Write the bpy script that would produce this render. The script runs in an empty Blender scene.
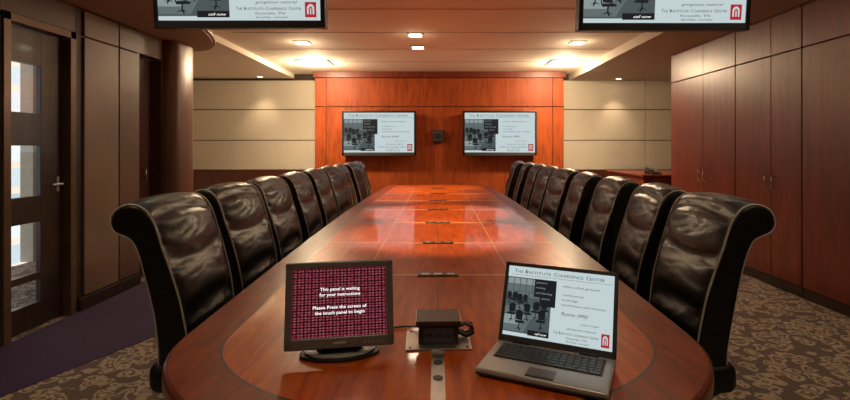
import bpy, bmesh, math, random
from mathutils import Vector, Matrix
random.seed(7)
S = bpy.context.scene
COL = S.collection
try:
    S.view_settings.view_transform = 'Standard'
except Exception: pass

# ------------------------------------------------------------ materials
def newmat(name):
    m = bpy.data.materials.new(name); m.use_nodes = True
    nt = m.node_tree
    return m, nt, nt.nodes['Principled BSDF']
def mat(name, c, rough=.5, metal=0, coat=0, emis=None, es=0, noise=0.0, nscale=30, bump=0, spec=.5, fold=0):
    m, nt, b = newmat(name)
    b.inputs['Base Color'].default_value = (*c, 1)
    b.inputs['Roughness'].default_value = rough
    b.inputs['Metallic'].default_value = metal
    b.inputs['Specular IOR Level'].default_value = spec
    b.inputs['Coat Weight'].default_value = coat
    b.inputs['Coat Roughness'].default_value = .08
    if emis:
        b.inputs['Emission Color'].default_value = (*emis, 1)
        b.inputs['Emission Strength'].default_value = es
    if noise or bump:
        tc = nt.nodes.new('ShaderNodeTexCoord')
        n = nt.nodes.new('ShaderNodeTexNoise'); n.inputs['Scale'].default_value = nscale
        n.inputs['Detail'].default_value = 5
        nt.links.new(tc.outputs['Object'], n.inputs['Vector'])
        if noise:
            r = nt.nodes.new('ShaderNodeValToRGB')
            r.color_ramp.elements[0].position = .3; r.color_ramp.elements[1].position = .7
            r.color_ramp.elements[0].color = (*[x*(1-noise) for x in c], 1)
            r.color_ramp.elements[1].color = (*[min(1, x*(1+noise)) for x in c], 1)
            nt.links.new(n.outputs['Fac'], r.inputs['Fac'])
            nt.links.new(r.outputs['Color'], b.inputs['Base Color'])
        if bump:
            bp = nt.nodes.new('ShaderNodeBump'); bp.inputs['Strength'].default_value = bump
            bp.inputs['Distance'].default_value = .01
            nt.links.new(n.outputs['Fac'], bp.inputs['Height'])
            nt.links.new(bp.outputs['Normal'], b.inputs['Normal'])
            if fold:
                mp = nt.nodes.new('ShaderNodeMapping'); mp.inputs['Scale'].default_value = (1, 1, 2.4)
                n2 = nt.nodes.new('ShaderNodeTexNoise'); n2.inputs['Scale'].default_value = 4.5; n2.inputs['Distortion'].default_value = .8; n2.inputs['Detail'].default_value = 1
                b2 = nt.nodes.new('ShaderNodeBump'); b2.inputs['Strength'].default_value = fold; b2.inputs['Distance'].default_value = .03
                nt.links.new(tc.outputs['Object'], mp.inputs['Vector']); nt.links.new(mp.outputs[0], n2.inputs['Vector'])
                nt.links.new(n2.outputs['Fac'], b2.inputs['Height']); nt.links.new(bp.outputs['Normal'], b2.inputs['Normal'])
                nt.links.new(b2.outputs['Normal'], b.inputs['Normal'])
    return m
def wood(name, c1, c2, scale=(1, 1, 1), rough=.3, coat=.3, big=1.0, coatr=.08, spec=.5):
    m, nt, b = newmat(name)
    tc = nt.nodes.new('ShaderNodeTexCoord'); mp = nt.nodes.new('ShaderNodeMapping')
    mp.inputs['Scale'].default_value = scale
    n = nt.nodes.new('ShaderNodeTexNoise'); n.inputs['Scale'].default_value = 6*big
    n.inputs['Detail'].default_value = 8; n.inputs['Roughness'].default_value = .6
    n.inputs['Distortion'].default_value = .6
    r = nt.nodes.new('ShaderNodeValToRGB')
    r.color_ramp.elements[0].position = .32; r.color_ramp.elements[1].position = .7
    r.color_ramp.elements[0].color = (*c1, 1); r.color_ramp.elements[1].color = (*c2, 1)
    L = nt.links.new
    L(tc.outputs['Object'], mp.inputs['Vector']); L(mp.outputs['Vector'], n.inputs['Vector'])
    L(n.outputs['Fac'], r.inputs['Fac']); L(r.outputs['Color'], b.inputs['Base Color'])
    b.inputs['Roughness'].default_value = rough; b.inputs['Specular IOR Level'].default_value = spec
    b.inputs['Coat Weight'].default_value = coat; b.inputs['Coat Roughness'].default_value = coatr
    return m

M = {}
M['table'] = wood('table_veneer', (.27, .036, .003), (.58, .110, .005), (2.2, .35, 1), .36, .50, 2.2, .06, .22)
M['table_band'] = wood('table_band_veneer', (.13, .016, .002), (.28, .042, .004), (2.0, .5, 1), .36, .50, 2.0, .06, .22)
M['table_edge'] = wood('table_edge_wood', (.09, .018, .008), (.17, .035, .012), (1, 1, 4), .3, .4)
M['inlay'] = mat('dark_inlay', (.030, .014, .009), .35, .3)
M['steel'] = mat('brushed_steel', (.62, .58, .54), .40, 1, noise=.1, nscale=60)
M['seam'] = mat('grey_seam_inlay', (.50, .38, .27), .5, .2)
M['chrome'] = mat('chrome_metal', (.7, .68, .65), .18, 1)
M['leather'] = mat('black_leather', (.008, .0065, .006), .36, 0, noise=.2, nscale=70, bump=.12, spec=.42, fold=.42)
M['piping'] = mat('piping_cream', (.52, .48, .42), .5)
M['plastic'] = mat('black_plastic', (.012, .012, .013), .35)
M['plastic2'] = mat('charcoal_plastic', (.045, .045, .05), .4)
M['silverpl'] = mat('silver_plastic', (.44, .42, .41), .38, .4)
M['bezelgrey'] = mat('bezel_bronze_grey', (.17, .145, .13), .38, .3)
M['boxwood'] = mat('box_dark_lid', (.05, .022, .014), .4)
M['panel'] = wood('cherry_panel', (.19, .032, .006), (.38, .072, .013), (3.5, 3.5, .5), .5, .0, 1.0, spec=.25)
M['cab'] = wood('mahogany_cabinet', (.085, .010, .004), (.19, .025, .007), (3, 3, .4), .42, .15, .8, .30)
M['cabdark'] = wood('mahogany_dark', (.05, .012, .006), (.09, .02, .008), (3, 3, .4), .4, .2)
M['darkwood'] = wood('walnut_dark', (.026, .013, .008), (.060, .030, .017), (3, 3, .4), .38, .2)
M['frame'] = mat('bronze_door_frame', (.15, .085, .052), .34, .3, noise=.15, nscale=3)
M['tanpanel'] = mat('taupe_panel', (.20, .125, .085), .42, noise=.12, nscale=3)
M['taupe2'] = mat('brown_panel', (.13, .072, .045), .42, noise=.15, nscale=3)
M['columnm'] = mat('bronze_column', (.15, .072, .040), .35, .1, noise=.15, nscale=2)
M['fabric'] = mat('beige_fabric_wall', (.47, .41, .33), .85, noise=.08, nscale=40)
M['trimdark'] = mat('dark_trim', (.03, .015, .01), .4)
M['ceil'] = mat('ceiling_paint', (.76, .68, .57), .8, noise=.03, nscale=2)
M['soffit'] = mat('soffit_paint', (.40, .32, .24), .7, noise=.04, nscale=2)
M['white'] = mat('paint_white', (.7, .68, .62), .5)
M['lens'] = mat('lamp_lens', (1, .9, .7), .4, emis=(1, .85, .60), es=28)
M['slide'] = mat('screen_white', (.0, .0, .0), .25, emis=(.68, .81, .83), es=.78)
M['slide_grey'] = mat('screen_grey', (0, 0, 0), .25, emis=(.09, .115, .12), es=.8, noise=0)
M['slide_lt'] = mat('screen_light_grey', (0, 0, 0), .25, emis=(.32, .39, .39), es=.8)
M['slide_md'] = mat('screen_mid_grey', (0, 0, 0), .25, emis=(.15, .19, .19), es=.8)
M['slide_blk'] = mat('screen_black', (.006, .007, .008), .25, emis=(.01, .012, .015), es=1)
M['slide_txt'] = mat('screen_text_dark', (0, 0, 0), .25, emis=(.035, .04, .065), es=1)
M['slide_red'] = mat('screen_red', (0, 0, 0), .25, emis=(.42, .02, .03), es=1)
M['mon_text'] = mat('screen_text_white', (0, 0, 0), .25, emis=(1, .95, .95), es=1.2)
M['copper'] = mat('cable_red', (.25, .04, .03), .45)
# monitor pattern: regular rows of small red and pink blocks
m, nt, b = newmat('maroon_pattern_screen')
tc = nt.nodes.new('ShaderNodeTexCoord')
sx = nt.nodes.new('ShaderNodeSeparateXYZ'); cx_ = nt.nodes.new('ShaderNodeCombineXYZ')
nt.links.new(tc.outputs['Object'], sx.inputs[0]); nt.links.new(sx.outputs['X'], cx_.inputs['X']); nt.links.new(sx.outputs['Z'], cx_.inputs['Y'])
def brick(w_, h_, ms, c1, c2, mo_):
    br = nt.nodes.new('ShaderNodeTexBrick'); br.offset = .0
    br.inputs['Scale'].default_value = 1
    br.inputs['Brick Width'].default_value = w_; br.inputs['Row Height'].default_value = h_
    br.inputs['Mortar Size'].default_value = ms
    br.inputs['Color1'].default_value = c1; br.inputs['Color2'].default_value = c2; br.inputs['Mortar'].default_value = mo_
    nt.links.new(cx_.outputs[0], br.inputs['Vector']); return br
b1 = brick(.0200, .0150, .0030, (.26, .018, .035, 1), (.20, .012, .024, 1), (.04, .003, .008, 1))
b2 = brick(.0100, .0075, .0022, (.62, .30, .34, 1), (.34, .10, .13, 1), (.04, .0, .006, 1))
mx = nt.nodes.new('ShaderNodeMixRGB'); mx.blend_type = 'MIX'; mx.inputs[0].default_value = .45
nt.links.new(b1.outputs['Color'], mx.inputs[1]); nt.links.new(b2.outputs['Color'], mx.inputs[2])
b.inputs['Base Color'].default_value = (.02, 0, 0, 1); b.inputs['Roughness'].default_value = .25
nt.links.new(mx.outputs[0], b.inputs['Emission Color']); b.inputs['Emission Strength'].default_value = .8
M['maroon'] = m
# glass
m = bpy.data.materials.new('clear_glass'); m.use_nodes = True; nt = m.node_tree
for n in list(nt.nodes):
    if n.type != 'OUTPUT_MATERIAL': nt.nodes.remove(n)
o = [n for n in nt.nodes if n.type == 'OUTPUT_MATERIAL'][0]
t = nt.nodes.new('ShaderNodeBsdfTransparent'); g = nt.nodes.new('ShaderNodeBsdfGlossy'); g.inputs['Roughness'].default_value = .03
x = nt.nodes.new('ShaderNodeMixShader'); x.inputs[0].default_value = .08
nt.links.new(t.outputs[0], x.inputs[1]); nt.links.new(g.outputs[0], x.inputs[2]); nt.links.new(x.outputs[0], o.inputs['Surface'])
M['glass'] = m
# carpet : mottled motifs
m, nt, b = newmat('patterned_carpet')
L = nt.links.new
tc = nt.nodes.new('ShaderNodeTexCoord')
nd = nt.nodes.new('ShaderNodeTexNoise'); nd.inputs['Scale'].default_value = 12; nd.inputs['Detail'].default_value = 2
ma = nt.nodes.new('ShaderNodeMixRGB'); ma.blend_type = 'ADD'; ma.inputs[0].default_value = .11
n1 = nt.nodes.new('ShaderNodeTexVoronoi'); n1.inputs['Scale'].default_value = 10.5; n1.feature = 'F1'
r1 = nt.nodes.new('ShaderNodeValToRGB'); cr = r1.color_ramp
cr.elements[0].position = 0; cr.elements[0].color = (.36, .29, .215, 1)
cr.elements[1].position = .18; cr.elements[1].color = (.33, .265, .195, 1)
for p, c in ((.22, (.11, .073, .062, 1)), (.34, (.125, .082, .066, 1)), (.38, (.33, .26, .19, 1)), (.52, (.29, .22, .16, 1)), (.56, (.10, .066, .058, 1))):
    e = cr.elements.new(p); e.color = c
fz = nt.nodes.new('ShaderNodeTexNoise'); fz.inputs['Scale'].default_value = 60; fz.inputs['Detail'].default_value = 4
fm = nt.nodes.new('ShaderNodeMixRGB'); fm.blend_type = 'OVERLAY'; fm.inputs[0].default_value = .5
bp = nt.nodes.new('ShaderNodeBump'); bp.inputs['Strength'].default_value = .5; bp.inputs['Distance'].default_value = .005
L(tc.outputs['Object'], nd.inputs['Vector']); L(tc.outputs['Object'], ma.inputs[1]); L(nd.outputs['Color'], ma.inputs[2])
L(ma.outputs[0], n1.inputs['Vector']); L(n1.outputs['Distance'], r1.inputs['Fac'])
L(tc.outputs['Object'], fz.inputs['Vector']); L(fz.outputs['Fac'], bp.inputs['Height']); L(bp.outputs['Normal'], b.inputs['Normal'])
L(r1.outputs['Color'], fm.inputs[1]); L(fz.outputs['Fac'], fm.inputs[2])
L(fm.outputs[0], b.inputs['Base Color']); b.inputs['Roughness'].default_value = .95
M['carpet'] = m
M['carpet_border'] = mat('indigo_carpet_border', (.030, .012, .055), .9, noise=.2, nscale=120, bump=.3)
# exterior
m, nt, b = newmat('exterior_facade')
tc = nt.nodes.new('ShaderNodeTexCoord'); sx = nt.nodes.new('ShaderNodeSeparateXYZ'); cb = nt.nodes.new('ShaderNodeCombineXYZ')
nt.links.new(tc.outputs['Object'], sx.inputs[0]); nt.links.new(sx.outputs['Y'], cb.inputs['X']); nt.links.new(sx.outputs['Z'], cb.inputs['Y'])
br = nt.nodes.new('ShaderNodeTexBrick'); br.offset = 0
br.inputs['Scale'].default_value = 1; br.inputs['Brick Width'].default_value = .62; br.inputs['Row Height'].default_value = .50
br.inputs['Mortar Size'].default_value = .07
br.inputs['Color1'].default_value = (.38, .44, .46, 1); br.inputs['Color2'].default_value = (.95, .96, .93, 1); br.inputs['Mortar'].default_value = (.78, .62, .46, 1)
nt.links.new(cb.outputs[0], br.inputs['Vector']); nt.links.new(br.outputs['Color'], b.inputs['Base Color'])
b.inputs['Roughness'].default_value = .6
M['facade'] = m
M['pave'] = mat('paving', (.55, .52, .46), .8, noise=.1, nscale=4)

# ------------------------------------------------------------ mesh builder
class MB:
    def __init__(s): s.bm = bmesh.new(); s.mats = []
    def mi(s, k):
        if k not in s.mats: s.mats.append(k)
        return s.mats.index(k)
    def _merge(s, b2, k, mtx=None, smooth=False):
        i = s.mi(k)
        if mtx is not None: bmesh.ops.transform(b2, matrix=mtx, verts=b2.verts)
        mp = {v: s.bm.verts.new(v.co) for v in b2.verts}
        for f in b2.faces:
            try: nf = s.bm.faces.new([mp[v] for v in f.verts])
            except ValueError: continue
            nf.material_index = i; nf.smooth = smooth
        b2.free()
    def box(s, x0, x1, y0, y1, z0, z1, k, bev=0, seg=2, mtx=None, smooth=False):
        b2 = bmesh.new(); bmesh.ops.create_cube(b2, size=1)
        for v in b2.verts:
            v.co = Vector(((x0+x1)/2+v.co.x*(x1-x0), (y0+y1)/2+v.co.y*(y1-y0), (z0+z1)/2+v.co.z*(z1-z0)))
        if bev: bmesh.ops.bevel(b2, geom=list(b2.edges), offset=bev, segments=seg, profile=.5, affect='EDGES')
        s._merge(b2, k, mtx, smooth or False); return s
    def cyl(s, p0, p1, r0, k, r1=None, n=20, smooth=True):
        p0, p1 = Vector(p0), Vector(p1); d = p1-p0
        b2 = bmesh.new()
        bmesh.ops.create_cone(b2, cap_ends=True, segments=n, radius1=r0, radius2=r0 if r1 is None else r1, depth=d.length)
        q = d.to_track_quat('Z', 'Y').to_matrix().to_4x4()
        s._merge(b2, k, Matrix.Translation((p0+p1)/2) @ q, False)
        return s
    def tube(s, pts, r, k, n=8, closed=False):
        pts = [Vector(p) for p in pts]; N = len(pts); i = s.mi(k); rings = []
        up = None
        for j in range(N):
            a = pts[(j-1) % N] if (closed or j) else pts[0]; c = pts[(j+1) % N] if (closed or j < N-1) else pts[-1]
            t = (c-a).normalized()
            if up is None:
                up = t.orthogonal().normalized()
            up = (up - t*up.dot(t)).normalized()
            w = t.cross(up)
            rings.append([s.bm.verts.new(pts[j]+(up*math.cos(2*math.pi*q/n)+w*math.sin(2*math.pi*q/n))*r) for q in range(n)])
        for j in range(N if closed else N-1):
            A, B = rings[j], rings[(j+1) % N]
            for q in range(n):
                f = s.bm.faces.new((A[q], A[(q+1) % n], B[(q+1) % n], B[q])); f.material_index = i; f.smooth = True
        if not closed:
            for R in (rings[0], rings[-1]):
                try:
                    f = s.bm.faces.new(R); f.material_index = i
                except ValueError: pass
        return s
    def prism(s, pts, z0, z1, k, bev=0, seg=2, mtx=None):
        b2 = bmesh.new()
        f = b2.faces.new([b2.verts.new((p[0], p[1], z0)) for p in pts])
        r = bmesh.ops.extrude_face_region(b2, geom=[f])
        for v in r['geom']:
            if isinstance(v, bmesh.types.BMVert): v.co.z = z1
        bmesh.ops.recalc_face_normals(b2, faces=b2.faces)
        if bev:
            es = [e for e in b2.edges if abs(e.verts[0].co.z-e.verts[1].co.z) < 1e-6]
            bmesh.ops.bevel(b2, geom=es, offset=bev, segments=seg, profile=.5, affect='EDGES')
        s._merge(b2, k, mtx); return s
    def ring(s, outer, inner, z0, z1, k):
        i = s.mi(k); n = len(outer)
        V = lambda p, z: s.bm.verts.new((p[0], p[1], z))
        ot = [V(p, z1) for p in outer]; it = [V(p, z1) for p in inner]
        ob = [V(p, z0) for p in outer]; ib = [V(p, z0) for p in inner]
        for j in range(n):
            q = (j+1) % n
            for f in ((ot[j], ot[q], it[q], it[j]), (ob[q], ob[j], ib[j], ib[q]), (ot[q], ot[j], ob[j], ob[q]), (it[j], it[q], ib[q], ib[j])):
                s.bm.faces.new(f).material_index = i
        return s
    def quad(s, x0, x1, z0, z1, y, k):
        return s.poly([(x0, z0), (x1, z0), (x1, z1), (x0, z1)], y, k)
    def poly(s, pts, y, k):
        i = s.mi(k)
        f = s.bm.faces.new([s.bm.verts.new((p[0], y, p[1])) for p in pts]); f.material_index = i
        return s
    def text(s, body, x0, x1, zc, y, h, k, shear=0, bold=0):
        """text in the XZ plane, facing -Y, fitted between x0 and x1 with cap height h"""
        cu = bpy.data.curves.new('t', 'FONT'); cu.body = body; cu.size = 1; cu.resolution_u = 2; cu.shear = shear; cu.offset = bold
        ob = bpy.data.objects.new('t', cu); COL.objects.link(ob)
        bpy.context.view_layer.update()
        me = bpy.data.meshes.new_from_object(ob.evaluated_get(bpy.context.evaluated_depsgraph_get()))
        xs = [v.co.x for v in me.vertices]
        mn, mxx = min(xs), max(xs); i = s.mi(k)
        vs = []
        for v in me.vertices:
            p = Vector((x0+(v.co.x-mn)/(mxx-mn)*(x1-x0), y, zc+(v.co.y-.35)*h/.7))
            vs.append(s.bm.verts.new(p))
        for p in me.polygons:
            try: f = s.bm.faces.new([vs[q] for q in p.vertices]); f.material_index = i
            except ValueError: pass
        bpy.data.objects.remove(ob); bpy.data.curves.remove(cu); bpy.data.meshes.remove(me)
        return s
    def caps(s, words, x0, x1, zb, y, h, k):
        """small capitals: first letter of each word larger; zb = baseline"""
        tot = sum(1.25+.95*(len(w)-1) for w in words)+.8*(len(words)-1)
        u = (x1-x0)/tot; x = x0
        for w in words:
            s.text(w[0], x, x+u*(.45 if w[0] == 'I' else 1.1), zb+h*.5, y, h, k); x += u*(.62 if w[0] == 'I' else 1.25)
            if len(w) > 1:
                s.text(w[1:], x, x+u*(.95*(len(w)-1)-.1)+(u*.6 if w[0] == 'I' else 0), zb+h*.38, y, h*.76, k)
                x += u*.95*(len(w)-1)+(u*.63 if w[0] == 'I' else 0)
            x += .8*u
        return s
    def obj(s, name, parent=None, loc=(0, 0, 0), rot=(0, 0, 0), recalc=False):
        if recalc: bmesh.ops.recalc_face_normals(s.bm, faces=s.bm.faces)
        me = bpy.data.meshes.new(name); s.bm.to_mesh(me); s.bm.free()
        for k in s.mats: me.materials.append(M[k])
        ob = bpy.data.objects.new(name, me); COL.objects.link(ob)
        ob.location = loc; ob.rotation_euler = rot
        if parent: ob.parent = parent
        return ob
def shade(ob, angle=40):
    me = ob.data
    for p in me.polygons: p.use_smooth = True
    try: me.set_sharp_from_angle(angle=math.radians(angle))
    except Exception: pass
    return ob
def thing(name, label, cat, loc=(0, 0, 0), rz=0, group=None):
    e = bpy.data.objects.new(name, None); COL.objects.link(e); e.empty_display_size = .1
    e.location = loc; e.rotation_euler = (0, 0, rz)
    e['label'] = label; e['category'] = cat
    if group: e['group'] = group
    return e
def struct(ob, label=None, cat=None):
    ob['kind'] = 'structure'
    if label: ob['label'] = label
    if cat: ob['category'] = cat
    return ob
def copy_thing(src, loc, rz):
    def rec(o, par):
        c = o.copy(); COL.objects.link(c)
        if par: c.parent = par
        for ch in o.children: rec(ch, c)
        return c
    c = rec(src, None); c.location = loc; c.rotation_euler = (0, 0, rz); return c

# ------------------------------------------------------------ camera
H = 1.35; CH = 2.74; SH = 2.62; SL = 2.50
cam = bpy.data.cameras.new('camera'); co = bpy.data.objects.new('camera', cam); COL.objects.link(co)
co.location = (0, 0, H); co.rotation_euler = (math.pi/2, 0, 0)
cam.sensor_width = 36; cam.lens = 486/850*36; cam.shift_x = -13/850; cam.shift_y = -53/850; cam.clip_start = .02
S.camera = co

# ------------------------------------------------------------ room
YB = -1.8; YF = 9.3
b = MB(); b.box(-4.8, 4.8, YB-.1, YF+.2, -.1, 0, 'carpet')
b.prism([(-2.94, YB), (-2.9, YB), (-2.9, 1.3), (-2.36, 2.62), (-1.98, 3.55), (-1.85, 4.2), (-1.85, 5.8), (-2.94, 5.8)], 0, .004, 'carpet_border')
struct(b.obj('floor'), 'mottled beige and brown carpet with indigo area', 'floor')
b = MB(); b.box(-4.8, 4.8, YB-.1, YF+.2, CH, CH+.1, 'ceil')
b.box(2.5, 4.8, YB-.1, YF+.1, SH, CH, 'soffit')
pts = [(-4.8, YB-.1), (-2.20, YB-.1), (-2.20, 3.5)]
for i in range(1, 21):
    a = i/20*math.pi/2
    pts.append((-2.20-.73*(1-math.cos(a)), 3.5+2.35*math.sin(a)))
pts += [(-4.8, 5.85)]
b.prism(pts, SL, CH, 'soffit')
b.box(-4.8, -2.75, 5.95, YF+.1, SH+.04, CH, 'ceil')
for y in (4.9, 5.9, 6.9, 7.9):
    b.box(-2.5, 2.5, y-.006, y+.006, CH-.003, CH, 'soffit')
struct(b.obj('ceiling'), 'pale cream ceiling with lowered side soffits', 'ceiling')
b = MB(); pr = [(p[0]+.012, p[1]) for p in pts[1:-1]]
b.tube([(p[0], p[1], SL+.03) for p in pr], .018, 'taupe2', 8)
struct(b.obj('trim_4'), 'curved brown edge moulding of the soffit', 'trim')

# left wall
XL = -2.95; b = MB()
T = .15
def wl(y0, y1, z0, z1, k, x=XL): b.box(XL-T, x, y0, y1, z0, z1, k)
wl(YB, 3.28, 0, SL, 'darkwood'); wl(3.28, 3.95, 2.28, SL, 'taupe2'); wl(3.95, 4.80, 0, SL, 'darkwood')
wl(4.80, 5.18, 2.28, SL, 'taupe2'); wl(5.18, 5.85, 0, SL, 'cabdark')
b.box(-4.75, XL-T, 5.70, 5.85, 0, SL, 'taupe2')
for (y0, y1, k) in ((4.03, 4.46, 'tanpanel'), (4.475, 4.77, 'taupe2')):
    b.box(XL, XL+.02, y0, y1, .12, 2.26, k, .004)
    b.box(XL, XL+.02, y0, y1, 2.27, SL-.02, k, .004)
b.box(XL, XL+.03, 3.0, 3.22, .12, SL-.02, 'taupe2', .004)
struct(b.obj('wall_left'), 'dark wood and taupe panelled wall', 'wall')
b = MB(); b.box(XL, XL+.025, YB, 3.26, .004, .11, 'trimdark', .004); b.box(XL, XL+.03, 3.97, 4.78, .004, .11, 'trimdark', .004)
struct(b.obj('baseboard_left'))
b = MB()
cp = [(XL, 5.21)]+[(XL+.13*math.sin(i/10*math.pi/2), 5.21+.0+.13*(1-math.cos(i/10*math.pi/2))) for i in range(0, 11)]+[(XL+.13, 5.55), (XL+.10, 5.66), (XL, 5.70)]
cp = cp[1:]
b.prism(cp, .004, SL-.002, 'columnm')
struct(shade(b.obj('trim_1'), 35), 'slim curved bronze-brown column against wall', 'column')
# glazed door
d = thing('door_1', 'bronze-framed dark wood door with stacked clear glass panes', 'door', (XL-.07, 3.615, 0)); d['kind'] = 'structure'
b = MB(); y0, y1 = -.33, .33
b.box(-.07, .085, y0, y0+.06, 0, 2.28, 'frame', .004); b.box(-.07, .085, y1-.06, y1, 0, 2.28, 'frame', .004); b.box(-.07, .085, y0, y1, 2.22, 2.28, 'frame', .004)
b.obj('door_frame', d)
b = MB()
ga, gb = -.205, .055
panes = [(.19, .36), (.41, .79), (.985, 1.36), (1.60, 1.96)]
b.box(-.02, .02, y0+.062, ga, .01, 2.215, 'darkwood', .003); b.box(-.02, .02, gb, y1-.062, .01, 2.215, 'darkwood', .003)
zs = [.01]+[z for p in panes for z in p]+[2.215]
for i in range(0, len(zs), 2): b.box(-.02, .02, ga, gb, zs[i], zs[i+1], 'darkwood')
b.obj('door_leaf', d)
for z0, z1 in panes:
    b = MB(); b.box(-.004, .004, ga, gb, z0, z1, 'glass'); b.obj('glass_pane', d)
b = MB(); b.box(.02, .026, .205, .23, 1.0, 1.12, 'steel', .002); b.cyl((.02, .217, 1.06), (.065, .217, 1.06), .008, 'steel'); b.cyl((.06, .217, 1.06), (.06, .13, 1.06), .008, 'steel')
b.obj('handle', d)['label'] = 'steel lever handle'
d2 = thing('door_2', 'narrow recessed dark wood closet door', 'door', (XL-.12, 4.99, 0)); d2['kind'] = 'structure'
b = MB(); b.box(-.02, .02, -.185, .185, .01, 2.27, 'cabdark', .003); b.obj('door_leaf', d2)
b = MB(); b.tube([(.02, .02, 1.0), (.06, .02, 1.0), (.06, .02, 1.12), (.02, .02, 1.12)], .009, 'chrome'); b.obj('handle', d2)

# right wall
XR = 3.24
b = MB(); b.box(XR+.32, XR+.47, YB, 6.76, 0, SH, 'darkwood'); b.box(XR+.47, 4.75, 6.61, 6.76, 0, SH, 'darkwood')
struct(b.obj('wall_right'), 'mahogany wall behind the cabinets', 'wall')
b = MB(); b.box(-4.9, -4.75, 5.7, YF+.15, 0, CH, 'fabric'); struct(b.obj('wall_alcove_left'), 'beige side wall', 'wall')
b = MB(); b.box(4.75, 4.9, 6.6, YF+.15, 0, CH, 'fabric'); struct(b.obj('wall_alcove_right'), 'beige side wall', 'wall')
b = MB(); b.box(-4.8, 4.8, YB-.15, YB, 0, CH, 'taupe2'); struct(b.obj('wall_back'), 'brown wall', 'wall')
edges = [(6.755, 5.94, 5.30), (5.295, 4.73, 4.33), (4.325, 3.55, 2.80), (2.795, 2.05, 1.30)]
for (ya, ym, yb_) in edges:
    c = thing('wall_cabinet', 'tall mahogany built-in cabinet with paired flat doors', 'cabinet', (XR, yb_, 0), group='built-in cabinets along the wall')
    w = ya-yb_; mdl = ym-yb_
    b = MB(); b.box(.022, .315, .002, w-.002, .004, SH-.004, 'cabdark'); b.obj('body', c)
    for (p, q, hy) in ((.004, mdl-.003, mdl-.05), (mdl+.003, w-.004, mdl+.05)):
        b = MB(); b.box(0, .02, p, q, .10, 2.23, 'cab', .003); dr = b.obj('door', c)
        b = MB(); hx = -.03
        b.tube([(0, hy, .93), (hx, hy, .94), (hx, hy, 1.06), (0, hy, 1.07)], .006, 'chrome'); b.obj('handle', dr)
        b = MB(); b.box(0, .02, p, q, 2.24, SH-.01, 'cab', .003); b.obj('upper_panel', c)
    b = MB(); b.box(.01, .02, .004, w-.004, .006, .095, 'trimdark'); b.obj('plinth', c)

# far wall
b = MB(); b.box(-4.75, 4.75, YF, YF+.15, 0, CH, 'trimdark')
for sx_ in (-1, 1):
    cols = [(2.36, 3.95), (3.96, 4.74)] if sx_ > 0 else [(2.32, 4.74)]
    for (u, v) in cols:
        for (z0, z1) in ((.92, 1.47), (1.485, 2.055), (2.07, SH-.002)):
            p, q = sorted((sx_*u, sx_*v))
            b.box(p, q, YF-.03, YF, z0, z1, 'fabric', .004)
        p, q = sorted((sx_*u, sx_*v)); b.box(p, q, YF-.03, YF, .1, .905, 'cabdark', .004)
struct(b.obj('wall_far'), 'beige fabric-panelled wall with dark reveals', 'wall')
b = MB(); b.box(-2.27, 2.32, 9.0, YF-.001, .0, CH-.002, 'cabdark')
xs = [(-2.27, -2.07), (-2.06, 2.11), (2.12, 2.32)]
for (u, v) in xs:
    b.box(u, v, 8.97, 9.0, 2.10, 2.62, 'panel', .004)
    b.box(u, v, 8.97, 9.0, .12, 2.088, 'panel', .004)
struct(b.obj('wall_feature'), 'glossy orange cherry wood feature wall', 'wall')
b = MB(); b.box(-2.3, 2.35, 8.93, 9.0, 2.63, CH-.002, 'cab', .004); struct(b.obj('trim_2'), 'cherry cornice', 'trim')

# outside
b = MB(); b.box(-.2, .2, -8, 8, -1, 5, 'facade')
o = b.obj('exterior_building', loc=(-8.5, 6, 0)); struct(o, 'pale building facade outside the door', 'building')
b = MB(); b.box(-12, XL-T-.01, YB-4, 5.6, -.12, -.02, 'pave'); struct(b.obj('exterior_ground'), 'pale paving outside', 'ground')

# ------------------------------------------------------------ table
def halfw(y):
    yn, yf = .93, 7.75
    base = .80+.065*math.sin(math.pi*min(1, max(0, (y-1.2)/6.2)))
    L1, L2 = .61, .35
    if y < yn+L1: base *= math.sqrt(max(0, 1-((yn+L1-y)/L1)**2))
    if y > yf-L2: base *= (max(0, 1-((y-yf+L2)/L2)**3))**(1/3)
    return base
ys = [.93+.61*(1-math.cos(i/16*math.pi/2)) for i in range(17)]
ys += [1.54+(7.40-1.54)*i/24 for i in range(1, 25)]
ys += [7.40+.35*math.sin(i/10*math.pi/2) for i in range(1, 11)]
right = [Vector((halfw(y), y, 0)) for y in ys]
outl = right[:] + [Vector((-v.x, v.y, 0)) for v in reversed(right) if v.x > 1e-4]
cl = []
for v in outl:
    if not cl or (v-cl[-1]).length > 1e-4: cl.append(v)
outl = cl
def offset(pl, d):
    n = len(pl); r = []
    for i in range(n):
        t = (pl[(i+1) % n]-pl[i-1]).normalized(); nn = Vector((-t.y, t.x, 0))
        r.append(pl[i]+nn*d)
    return r
tab = thing('conference_table', 'very long boat-shaped glossy reddish cherry conference table', 'table', (0, 4.3, 0))
def off(v): return (v[0], v[1]-4.3)
O = [off(v) for v in outl]; I1 = [off(v) for v in offset(outl, .012)]; I2 = [off(v) for v in offset(outl, .145)]; I3 = [off(v) for v in offset(outl, .152)]
b = MB(); b.prism(O, .69, .7485, 'table_edge', .012, 3); shade(b.obj('table_edge', tab), 30)
b = MB(); b.ring(I1, I2, .7486, .75, 'table_band'); b.obj('border_band', tab)
b = MB(); b.ring(I2, I3, .7486, .7501, 'inlay')
seams = [2.28, 3.04, 3.85, 4.65, 5.45, 6.25, 7.0]
for y in seams:
    w = halfw(y)-.15; b.box(-w, w, y-4.3-.005-.001*y, y-4.3+.005+.001*y, .75, .7504, 'seam')
b.box(-.0025, .0025, 1.6-4.3, 7.55-4.3, .75, .7503, 'inlay')
for s_ in (-1, 1):
    b.box(s_*.34-.002, s_*.34+.002, 2.28-4.3, 7.0-4.3, .75, .7503, 'seam')
b.obj('inlay_lines', tab)
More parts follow.
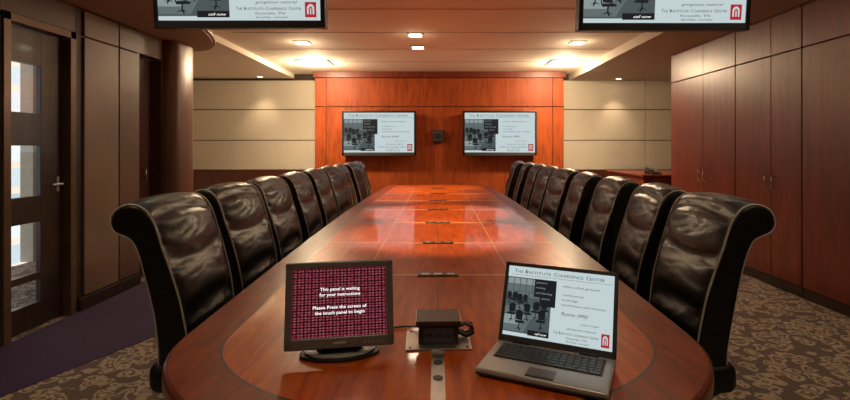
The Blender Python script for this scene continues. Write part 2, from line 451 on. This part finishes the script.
b = MB(); b.prism(I3, .7486, .75, 'table'); b.obj('table_top', tab)
b = MB(); b.box(-.018, .018, 1.09-4.3, 1.43-4.3, .75, .7512, 'steel'); b.obj('steel_strip', tab)
for y in (1.26, 1.35):
    b = MB(); b.cyl((0, y-4.3, .7512), (0, y-4.3, .753), .013, 'plastic2', n=24); b.obj('grommet', tab)
for y in seams:
    b = MB(); b.box(-.095, .095, y-4.3-.028, y-4.3+.028, .7504, .756, 'plastic', .002)
    for q in (-.06, 0, .06): b.box(q-.018, q+.018, y-4.3-.012, y-4.3+.012, .756, .7565, 'steel')
    b.obj('cable_port', tab)
for y in (1.9, 3.9, 5.9, 7.1):
    b = MB(); b.box(-.22, .22, y-4.3-.25, y-4.3+.25, .0045, .69, 'cab', .01); b.obj('pedestal', tab)
b = MB(); b.box(-.12, .12, 2.15-4.3, 6.85-4.3, .3, .6, 'cabdark'); b.obj('stretcher', tab)

# ------------------------------------------------------------ chair
G = 'executive chairs around the conference table'
def smooth_prof(keys, n):
    """Catmull-Rom through a closed key list, n samples per span"""
    r = []; N = len(keys)
    for i in range(N):
        p0, p1, p2, p3 = keys[i-1], keys[i], keys[(i+1) % N], keys[(i+2) % N]
        for q in range(n):
            t = q/n
            r.append(tuple(.5*(2*p1[k]+(p2[k]-p0[k])*t+(2*p0[k]-5*p1[k]+4*p2[k]-p3[k])*t*t+(3*p1[k]-p0[k]-3*p2[k]+p3[k])*t**3) for k in (0, 1)))
    return r
prof0 = [(-.15, .455), (-.150, .52), (-.152, .59), (-.165, .66), (-.180, .735), (-.200, .81), (-.222, .885), (-.244, .95), (-.262, 1.01), (-.282, 1.06), (-.312, 1.100),
        (-.355, 1.120), (-.400, 1.114), (-.434, 1.088), (-.446, 1.048), (-.432, 1.014), (-.395, .998), (-.362, .98), (-.338, .93), (-.318, .85), (-.298, .76), (-.28, .67), (-.272, .58), (-.272, .49), (-.235, .445), (-.18, .435)]
cpt0 = [(-.21, .48), (-.21, .54), (-.215, .6), (-.225, .67), (-.24, .745), (-.26, .82), (-.275, .885), (-.288, .95), (-.30, .99), (-.33, 1.03), (-.345, 1.05), (-.355, 1.055),
       (-.365, 1.055), (-.37, 1.055), (-.37, 1.05), (-.365, 1.045), (-.345, 1.03), (-.315, .98), (-.29, .93), (-.272, .85), (-.252, .76), (-.235, .67), (-.222, .58), (-.215, .51), (-.21, .48), (-.21, .475)]
st = lambda L_: [(y, z if z > .7 else .7-(.7-z)*1.32) for (y, z) in L_]
prof0 = st(prof0); cpt0 = st(cpt0)
K = 3
prof = smooth_prof(prof0, K); cpt = smooth_prof(cpt0, K)
def wid(z): return .222+.028*max(0, min(1, (z-.45)/.5))
chair = thing('executive_chair', 'black leather high-back conference chair with rolled top and piping', 'chair', (0, 0, 0), 0, G)
b = MB(); i0 = b.mi('leather'); secs = []
us = [-1, -.985, -.95, -.90, -.84, -.6, -.3, 0, .3, .6, .84, .90, .95, .985, 1]
sc = [.72, .92, .985, .94, .99, 1, 1, 1, 1, 1, .99, .94, .985, .92, .72]
for u, s_ in zip(us, sc):
    ring = []
    for j, (p, c) in enumerate(zip(prof, cpt)):
        y = c[0]+(p[0]-c[0])*s_; z = c[1]+(p[1]-c[1])*s_
        jj = j/K
        if abs(u) < .88 and .5 <= jj <= 16:
            nx, nz = p[0]-c[0], p[1]-c[1]; ln = math.hypot(nx, nz) or 1
            fade = min(1, (jj-.5)/1.0, (16-jj)/2)
            puff = .021*max(0, math.cos(u*math.pi/2/.95))**.6*fade
            cre = sum(math.exp(-((jj-cc+.25*math.cos(u*2.2+cc))/.36)**2) for cc in (3.3, 6.2, 9.2))*.022*fade
            y += nx/ln*(puff-cre); z += nz/ln*(puff-cre)
        ring.append(b.bm.verts.new((u*wid(z), y, z)))
    secs.append(ring)
n = len(prof)
for a, c in zip(secs[:-1], secs[1:]):
    for j in range(n):
        f = b.bm.faces.new((a[j], a[(j+1) % n], c[(j+1) % n], c[j])); f.smooth = True
for R in (secs[0], secs[-1]):
    f = b.bm.faces.new(R); bmesh.ops.triangulate(b.bm, faces=[f])
o = b.obj('backrest', chair, recalc=True); shade(o, 80)
md = o.modifiers.new('sub', 'SUBSURF'); md.levels = 1; md.render_levels = 1
for sg in (-1, 1):
    b = MB(); pts = []
    for p, c in zip(prof, cpt):
        y = c[0]+(p[0]-c[0])*.995; z = c[1]+(p[1]-c[1])*.995
        pts.append((sg*wid(z)*.965, y, z))
    b.tube(pts, .0038, 'piping', 6, True)
    b.obj('piping', chair)['label'] = 'thin cream leather piping'
b = MB(); b.box(-.24, .24, -.315, .27, .365, .49, 'leather', .045, 4)
o = b.obj('seat', chair); shade(o, 80)
for v in o.data.vertices:
    if v.co.z > .45: v.co.z += .015*math.cos(v.co.x/.27*1.4)*math.cos(v.co.y/.3*1.2)
    if v.co.y > .2: v.co.z -= .02
b = MB(); b.box(-.10, .10, -.14, .12, .335, .3685, 'plastic', .008); b.cyl((0, 0, .13), (0, 0, .34), .025, 'chrome'); b.cyl((0, 0, .10), (0, 0, .22), .036, 'plastic')
b.tube([(.09, 0, .355), (.2, .0, .355), (.24, .02, .35)], .006, 'plastic')
shade(b.obj('gas_post', chair))
for i in range(5):
    a = i*2*math.pi/5+.3; R = Matrix.Rotation(a, 4, 'Z')
    b = MB(); b.tube([R @ Vector(p) for p in ((.02, 0, .115), (.12, 0, .11), (.22, 0, .09), (.27, 0, .075))], .019, 'plastic2', 8)
    lg = b.obj('leg', chair)
    b = MB()
    for s_ in (-1, 1):
        b.cyl(R @ Vector((.265, s_*.008, .0315)), R @ Vector((.265, s_*.026, .0315)), .027, 'plastic', n=16)
    b.cyl(R @ Vector((.262, 0, .03)), R @ Vector((.262, 0, .075)), .009, 'steel', n=8)
    b.obj('caster', lg)
N = 9; SP = .63; Y0 = 2.14
first = True
for side in (-1, 1):
    for i in range(N):
        y = Y0+i*SP; x = side*((.835 if side < 0 else .865)+.03*math.sin(math.pi*i/8)-(.02*i/8)+random.uniform(-.012, .02)); jit = random.uniform(-.10, .10)
        if i == 0: jit = 0
        rz = (-math.pi/2 if side < 0 else math.pi/2)+jit
        if first: chair.location = (x, y, .0045); chair.rotation_euler = (0, 0, rz); first = False
        else: copy_thing(chair, (x, y, .0045), rz)

# ------------------------------------------------------------ slide screens
def slide(b, w, h, y):
    q_ = .0003*max(1, w)
    def X(u): return (u-.5)*w
    def Z(v): return (.5-v)*h
    def R(u0, u1, v0, v1, k, l): b.quad(X(u0), X(u1), Z(v1), Z(v0), y-l*q_, k)
    def P(pts, k, l): b.poly([(X(p[0]), Z(p[1])) for p in pts], y-l*q_, k)
    def TX(s_, u0, u1, v, hh, k, l=4, sh=.35): b.text(s_, X(u0), X(u1), Z(v), y-l*q_, hh*h, k, sh)
    R(0, 1, 0, 1, 'slide', 0)
    b.caps(['THE', 'INSTITUTE', 'CONFERENCE', 'CENTER'], X(.06), X(.92), Z(.095), y-4*q_, .052*h, 'slide_txt')
    R(.03, .98, .122, .126, 'slide_txt', 1)
    # office photograph
    R(0, .44, .16, .95, 'slide_grey', 1)
    for k in range(7): R(.008+k*.062, .062+k*.062, .175, .26, 'slide_lt', 2)
    for k in range(7): R(.008+k*.062, .062+k*.062, .27, .36, 'slide_md', 2)
    for k in range(4): R(.01+k*.108, .108+k*.108, .37, .44, 'slide_md', 2)
    P([(0, .93), (.0, .60), (.16, .56), (.42, .62), (.34, .93)], 'slide_md', 2)
    P([(0, .84), (.0, .72), (.10, .68), (.20, .71), (.14, .84)], 'slide_lt', 2.3)
    P([(.20, .93), (.26, .74), (.40, .70), (.44, .80), (.38, .93)], 'slide_grey', 2.3)
    for (cx, cy, s_, f) in ((.035, .46, .6, 1), (.085, .47, .7, -1), (.14, .50, .75, 1), (.19, .48, .6, -1), (.30, .60, .85, -1), (.38, .57, .8, 1), (.22, .64, .85, 1), (.36, .72, .95, -1), (.07, .66, .9, -1), (.15, .76, 1.0, 1)):
        q = lambda a_, c_: (cx+f*a_*s_, cy+c_*s_)
        P([q(-.030, .01), q(-.040, -.06), q(-.036, -.11), q(-.016, -.135), q(.012, -.13), q(.030, -.10), q(.034, -.05), q(.026, .015)], 'slide_blk', 3)
        P([q(-.042, .02), q(.030, .016), q(.056, .032), q(.050, .052), q(-.034, .058)], 'slide_blk', 3)
        P([q(-.046, -.03), q(-.040, -.034), q(-.034, .03), q(-.042, .034)], 'slide_blk', 3)
        P([q(-.004, .05), q(.005, .05), q(.005, .125), q(-.004, .125)], 'slide_blk', 3)
        P([q(-.040, .150), q(-.002, .112), q(.040, .142), q(.001, .128)], 'slide_blk', 3); P([q(-.008, .118), q(.008, .118), q(.016, .165), q(.008, .166)], 'slide_blk', 3)
    R(.27, .48, .16, .42, 'slide_blk', 3.4); R(.33, .48, .415, .54, 'slide_blk', 3.4)
    for i, s_ in enumerate(('gracious', 'meeting', 'and learning', 'spaces')): TX(s_, .285+.06*(i > 2), .285+.06*(i > 2)+.0135*len(s_), .205+i*.075, .028, 'slide_lt', 4.4)
    TX('what a fine ground', .54, .88, .22, .032, 'slide_txt')
    for i, s_ in enumerate(('conferences', 'training', 'workshops and retreats')): TX(s_, .54, .54+.018*len(s_), .34+i*.068, .029, 'slide_txt')
    TX('Rooms (490)', .54, .78, .60, .048, 'slide_txt')
    TX('your event', .72, .88, .71, .028, 'slide_txt'); TX('gorgeous natural', .60, .86, .79, .029, 'slide_txt')
    b.caps(['THE', 'INSTITUTE', 'CONFERENCE', 'CENTER'], X(.48), X(.885), Z(.880), y-4*q_, .036*h, 'slide_txt')
    TX('Knoxville, TN', .60, .78, .918, .026, 'slide_txt', sh=0); TX('facility rental', .60, .80, .962, .022, 'slide_txt')
    R(.24, .44, .89, .965, 'slide_blk', 3.6); TX('call now', .31, .42, .928, .030, 'mon_text', 4.4)
    R(.905, .975, .79, .965, 'slide_red', 2)
    P([(.918, .93), (.918, .85), (.925, .825), (.940, .81), (.955, .825), (.962, .85), (.962, .93)], 'slide', 3)
    P([(.928, .93), (.928, .86), (.940, .835), (.952, .86), (.952, .93)], 'slide_red', 4); R(.936, .944, .86, .93, 'slide', 5)
def tv(name, label, w, h, loc, rz=0, tilt=0, group=None, mount='wall'):
    t = thing(name, label, 'television', loc, rz, group)
    b = MB()
    bz = .032*w*.8; bb = bz*1.7; D = .09
    fr = 'plastic'
    b.box(-w/2, w/2, -.035, .05, -h/2, h/2, fr, .006)
    b.box(-w/2, w/2, -.045, -.03, -h/2, -h/2+bb, 'plastic2', .004)
    b.box(-w/2, w/2, -.045, -.03, h/2-bz, h/2, fr, .004)
    b.box(-w/2, -w/2+bz, -.045, -.03, -h/2, h/2, fr, .004); b.box(w/2-bz, w/2, -.045, -.03, -h/2, h/2, fr, .004)
    b.box(-w/2+.1, w/2-.1, .05, .075, -h/2+.1, h/2-.1, 'plastic2', .005)
    body = b.obj('housing', t, rot=(tilt, 0, 0))
    b = MB(); slide(b, w-2*bz, h-bz-bb, 0)
    b.obj('screen', t, loc=Matrix.Rotation(tilt, 3, 'X') @ Vector((0, -.0375, (bb-bz)/2)), rot=(tilt, 0, 0))
    if mount == 'wall':
        b = MB(); b.box(-.2, .2, .07, .13-.004, -.15, .15, 'plastic2'); b.obj('wall_bracket', t)
    else:
        top = CH-loc[2]-.003
        b = MB(); b.box(-.12, .12, .076, .10, -.15, .15, 'plastic2', .003); b.cyl((0, .12, -.05), (0, .12, top-.02), .025, 'plastic'); b.cyl((0, .12, top-.02), (0, .12, top), .09, 'plastic')
        b.obj('ceiling_mount', t)
    return t
tv('wall_television', 'black flat television showing a slide on the cherry wall', 1.34, .81, (-1.07, 8.84, 1.60), group='wall televisions')
tv('wall_television', 'black flat television showing a slide on the cherry wall', 1.34, .81, (1.12, 8.84, 1.60), group='wall televisions')
tv('hanging_television', 'black flat television showing a slide hanging from ceiling', 1.05, .60, (-1.22, 3.0, 2.385), 0, math.radians(6), 'ceiling televisions', 'ceil')
tv('hanging_television', 'black flat television showing a slide hanging from ceiling', 1.05, .60, (1.39, 3.0, 2.370), 0, math.radians(6), 'ceiling televisions', 'ceil')
t = thing('wall_speaker', 'small black square speaker on the cherry wall', 'speaker', (0, 8.968, 1.55))
b = MB(); b.box(-.1, .1, -.06, 0, -.11, .11, 'plastic', .008); b.obj('housing', t)
b = MB(); b.box(-.085, .085, -.066, -.06, -.09, .09, 'plastic2', .002); b.cyl((0, -.066, 0), (0, -.070, 0), .06, 'plastic'); b.obj('grille', t)

# ------------------------------------------------------------ desktop monitor
mo = thing('desktop_monitor', 'small bronze-grey flat monitor with maroon patterned screen and white text', 'monitor', (-.285, 1.415, .7502), math.radians(10))
b = MB()
el = [(math.cos(a)*.115, math.sin(a)*.068) for a in [i*2*math.pi/40 for i in range(40)]]
b.prism(el, 0, .008, 'plastic', .003); b.prism([(p[0]*.88, p[1]*.86) for p in el], .008, .014, 'silverpl', .003)
b.prism([(p[0]*.6, p[1]*.62+.004) for p in el], .014, .022, 'plastic', .004)
shade(b.obj('base', mo), 35)
b = MB(); b.box(-.055, .055, .018, .045, .018, .15, 'plastic', .006); b.obj('stand_neck', mo)
TL = math.radians(-14); C = Vector((0, -.002, .145)); MT = Matrix.Rotation(TL, 4, 'X')
w, h = .308, .242; f_ = .021
b = MB(); b.box(-w/2, w/2, -.012, .022, -h/2, h/2, 'plastic', .008, 3)
b.box(-w/2+.03, w/2-.03, .022, .034, -h/2+.03, h/2-.03, 'plastic', .006)
b.box(-w/2+.002, w/2-.002, -.018, -.010, -h/2+.002, -h/2+.032, 'bezelgrey', .003); b.box(-w/2+.002, w/2-.002, -.018, -.010, h/2-f_, h/2-.002, 'bezelgrey', .003)
b.box(-w/2+.002, -w/2+f_, -.018, -.010, -h/2+.004, h/2-.004, 'bezelgrey', .003); b.box(w/2-f_, w/2-.002, -.018, -.010, -h/2+.004, h/2-.004, 'bezelgrey', .003)
for q in range(5): b.cyl((.07+q*.012, -.018, -h/2+.014), (.07+q*.012, -.020, -h/2+.014), .0022, 'silverpl', n=10)
b.box(-.018, .018, -.0195, -.018, -h/2+.013, -h/2+.019, 'silverpl', .0004)
b.obj('housing', mo, loc=C, rot=(TL, 0, 0))
b = MB(); b.quad(-w/2+f_-.002, w/2-f_+.002, -h/2+.030, h/2-f_+.002, -.0135, 'maroon')
for (s_, z, hw) in (('This panel is waiting', .042, .056), ('for your instructions', .027, .058), ('Please Press the screen of', -.008, .076), ('the touch panel to begin', -.023, .070)):
    b.text(s_, -hw, hw, z, -.0142, .0088, 'mon_text', bold=.012)
b.obj('screen', mo, loc=C, rot=(TL, 0, 0))
b = MB(); b.tube([(-.21, 1.53, .754), (-.16, 1.60, .754), (-.11, 1.61, .756), (-.075, 1.585, .765), (-.062, 1.56, .775)], .0035, 'plastic')
o = b.obj('power_cable'); o['label'] = 'thin black cable from the monitor to the table connector box'; o['category'] = 'cable'

# ------------------------------------------------------------ laptop
lp = thing('laptop', 'open silver-grey laptop with black keyboard showing a slide', 'laptop', (.290, 1.297, .7513), math.radians(-25))
w, dp = .333, .205
b = MB(); b.box(-w/2, w/2, -dp/2, dp/2, .003, .022, 'silverpl', .006, 3)
b.box(-w/2+.004, w/2-.004, -dp/2-.001, -dp/2+.004, .006, .011, 'plastic2')
for sx_ in (-1, 1):
    for sy in (-1, 1): b.cyl((sx_*.13, sy*.085, 0), (sx_*.13, sy*.085, .004), .008, 'plastic', n=12)
shade(b.obj('base', lp), 40)
b = MB(); b.box(-.144, .144, -.018, .082, .0215, .0232, 'plastic', .0005)
for r in range(6):
    nk = 15 if r < 5 else 9
    y = .073-r*.0165
    x0 = -.140; kw = .280/nk
    for q in range(nk): b.box(x0+q*kw+.001, x0+(q+1)*kw-.001, y-.0062, y+.0062, .0232, .0262, 'plastic2', .0012, 1)
b.obj('keyboard', lp)
b = MB(); b.box(-.036, .036, -.084, -.040, .0216, .0226, 'bezelgrey', .0004); b.box(-.036, .036, -.094, -.087, .0216, .0235, 'plastic', .0006)
b.obj('touchpad', lp)
LT = math.radians(-22); lh = .232
b = MB(); b.box(-w/2, w/2, 0, .010, 0, lh, 'plastic2', .004, 3)
b.box(-w/2, w/2, -.003, .001, 0, .018, 'plastic2', .001); b.box(-w/2, w/2, -.003, .001, lh-.011, lh, 'plastic2', .001)
b.box(-w/2, -w/2+.011, -.003, .001, 0, lh, 'plastic2', .001); b.box(w/2-.011, w/2, -.003, .001, 0, lh, 'plastic2', .001)
lid = b.obj('lid', lp, loc=(0, dp/2-.004, .022), rot=(LT, 0, 0))
b = MB(); slide(b, w-.022, lh-.029, 0); b.obj('screen', lid, loc=(0, -.0012, lh/2+.0035))
for u, v in ((-.12, -.07), (.07, .12)):
    b = MB(); b.cyl((u, dp/2-.004, .024), (v, dp/2-.004, .024), .006, 'plastic'); b.obj('hinge', lp)

# ------------------------------------------------------------ connector box
cb = thing('connector_box', 'dark pop-up cable connector box on a steel plate', 'connector box', (0, 1.505, .7514), math.radians(2))
b = MB(); b.box(-.098, .098, -.075, .075, 0, .004, 'steel', .0015)
for q in (-.085, .085):
    for p in (-.062, .062): b.cyl((q, p, .004), (q, p, .0055), .004, 'plastic2', n=10)
b.obj('steel_plate', cb)
b = MB(); b.box(-.060, .060, -.045, .05, .0042, .066, 'plastic', .003)
b.box(-.045, .045, -.047, -.045, .015, .055, 'plastic2', .001)
for q in (-.028, 0, .028): b.box(q-.008, q+.008, -.049, -.047, .03, .038, 'plastic')
b.obj('housing', cb)
b = MB(); b.box(-.068, .068, -.055, .058, .0665, .078, 'boxwood', .002); b.obj('lid', cb)
b = MB()
for q, k in ((0, 'plastic'), (1, 'copper'), (2, 'plastic')):
    b.tube([(.060, -.01+q*.018, .045-q*.008), (.085, -.012+q*.02, .056-q*.006), (.105, -.02+q*.02, .045), (.108, -.01+q*.02, .025), (.09, .0+q*.015, .012), (.064, .01+q*.012, .02)], .005, k)
b.obj('cables', cb)

# ------------------------------------------------------------ phone + credenza
cz = thing('credenza', 'low dark cherry wood credenza', 'cabinet', (3.92, 8.25, 0))
ZT = .92
b = MB(); b.box(-.75, .78, -.75, .78, .08, ZT-.03, 'cab', .004); b.box(-.7, .7, -.7, .7, .0045, .08, 'trimdark'); b.obj('body', cz)
b = MB(); b.box(-.78, .80, -.78, .80, ZT-.03, ZT, 'cab', .006); b.obj('top', cz)
for q in (-.37, .39):
    b = MB(); b.box(q-.36, q+.36, -.77, -.75, .1, ZT-.04, 'cab', .003); dd = b.obj('door', cz)
    b = MB(); b.cyl((q*.2, -.77, .5), (q*.2, -.80, .5), .012, 'chrome'); b.obj('knob', dd)
ph = thing('desk_phone', 'black desk telephone with handset on dark credenza', 'telephone', (3.40, 7.68, ZT+.0002), math.radians(10))
b = MB(); b.prism([(-.10, 0), (.10, 0), (.10, .02), (-.10, .07)], -.09, .09, 'plastic', .004, mtx=Matrix(((0, 0, 1, 0), (-1, 0, 0, 0), (0, 1, 0, 0), (0, 0, 0, 1)))); b.obj('base', ph)
b = MB(); b.tube([(-.06, -.09, .065), (-.06, -.07, .08), (-.06, 0, .095), (-.06, .07, .105), (-.06, .09, .095)], .018, 'plastic2', 10); b.obj('handset', ph)
b = MB()
for i in range(4):
    for j in range(3): b.box(-.01+j*.03, .012+j*.03, -.06+i*.03, -.04+i*.03, .035+i*.008, .05+i*.008, 'silverpl')
b.obj('keypad', ph)

# ------------------------------------------------------------ lights
WARM = (1, .76, .48); AMB = (1, .62, .28)
def spot(loc, e, size=110, blend=.8, col=WARM, r=.05, par=None, rot=(0, 0, 0)):
    l = bpy.data.lights.new('lamp', 'SPOT'); l.energy = e; l.spot_size = math.radians(size); l.spot_blend = blend; l.color = col; l.shadow_soft_size = r
    o = bpy.data.objects.new('lamp', l); COL.objects.link(o); o.location = loc; o.rotation_euler = rot
    if par: o.parent = par
    return o
def point(loc, e, col=WARM, r=.05, par=None):
    l = bpy.data.lights.new('lamp', 'POINT'); l.energy = e; l.color = col; l.shadow_soft_size = r
    o = bpy.data.objects.new('lamp', l); COL.objects.link(o); o.location = loc
    if par: o.parent = par
    return o
def downlight(x, y, e, z=CH, glow=0, size=110, blend=.8, k=1.0, rot=(0, 0, 0), col=WARM, gz=-.14):
    t = thing('recessed_downlight', 'square recessed ceiling downlight with warm glowing lens', 'ceiling light', (x, y, z), 0, 'recessed ceiling downlights')
    A, B = .10*k, .075*k
    b = MB(); b.ring([(-A, -A), (A, -A), (A, A), (-A, A)], [(-B, -B), (B, -B), (B, B), (-B, B)], -.015, -.001, 'white'); b.obj('trim', t)
    b = MB(); b.box(-B, B, -B, B, -.008, -.002, 'lens'); b.obj('lens', t)
    spot((0, 0, -.03), e, size, blend, par=t, rot=rot, col=col)
    if glow: point((0, 0, gz), glow, par=t)  # extra fill point, no separate fixture, added to brighten the ceiling around
for x in (-2.03, 2.08): downlight(x, 8.0, 210, glow=95, size=125, k=2.6, gz=-.12)  # lenses enlarged so their size stands in for the flare around the lights
for x in (-1.8, 1.85): downlight(x, 6.45, 60, glow=4, size=80)
downlight(-.28, 6.0, 230, glow=1, size=52, blend=.5, col=AMB); downlight(-.28, 6.75, 230, size=52, blend=.5, rot=(math.radians(12), 0, 0), col=AMB)
for x in (-1.9, 1.9):
    downlight(x, 4.3, 40, glow=1, size=80); downlight(x, 2.45, 32, glow=.5, size=90); downlight(x, 1.0, 30, glow=1)
for y, e in ((3.35, 260), (4.45, 280)): downlight(0, y, e, size=42, blend=.5, col=AMB)
downlight(0, .3, 25, glow=2)
for x in (-3.3, 3.35): downlight(x, 9.0, 50, z=SH if x > 0 else SH+.04, size=80, k=.5)  # added undersized fixtures, put in to throw light pools on the beige wall
# world
W = bpy.data.worlds.new('world'); S.world = W; W.use_nodes = True
bg = W.node_tree.nodes['Background']; bg.inputs[0].default_value = (.86, .93, 1, 1); bg.inputs[1].default_value = 2.0
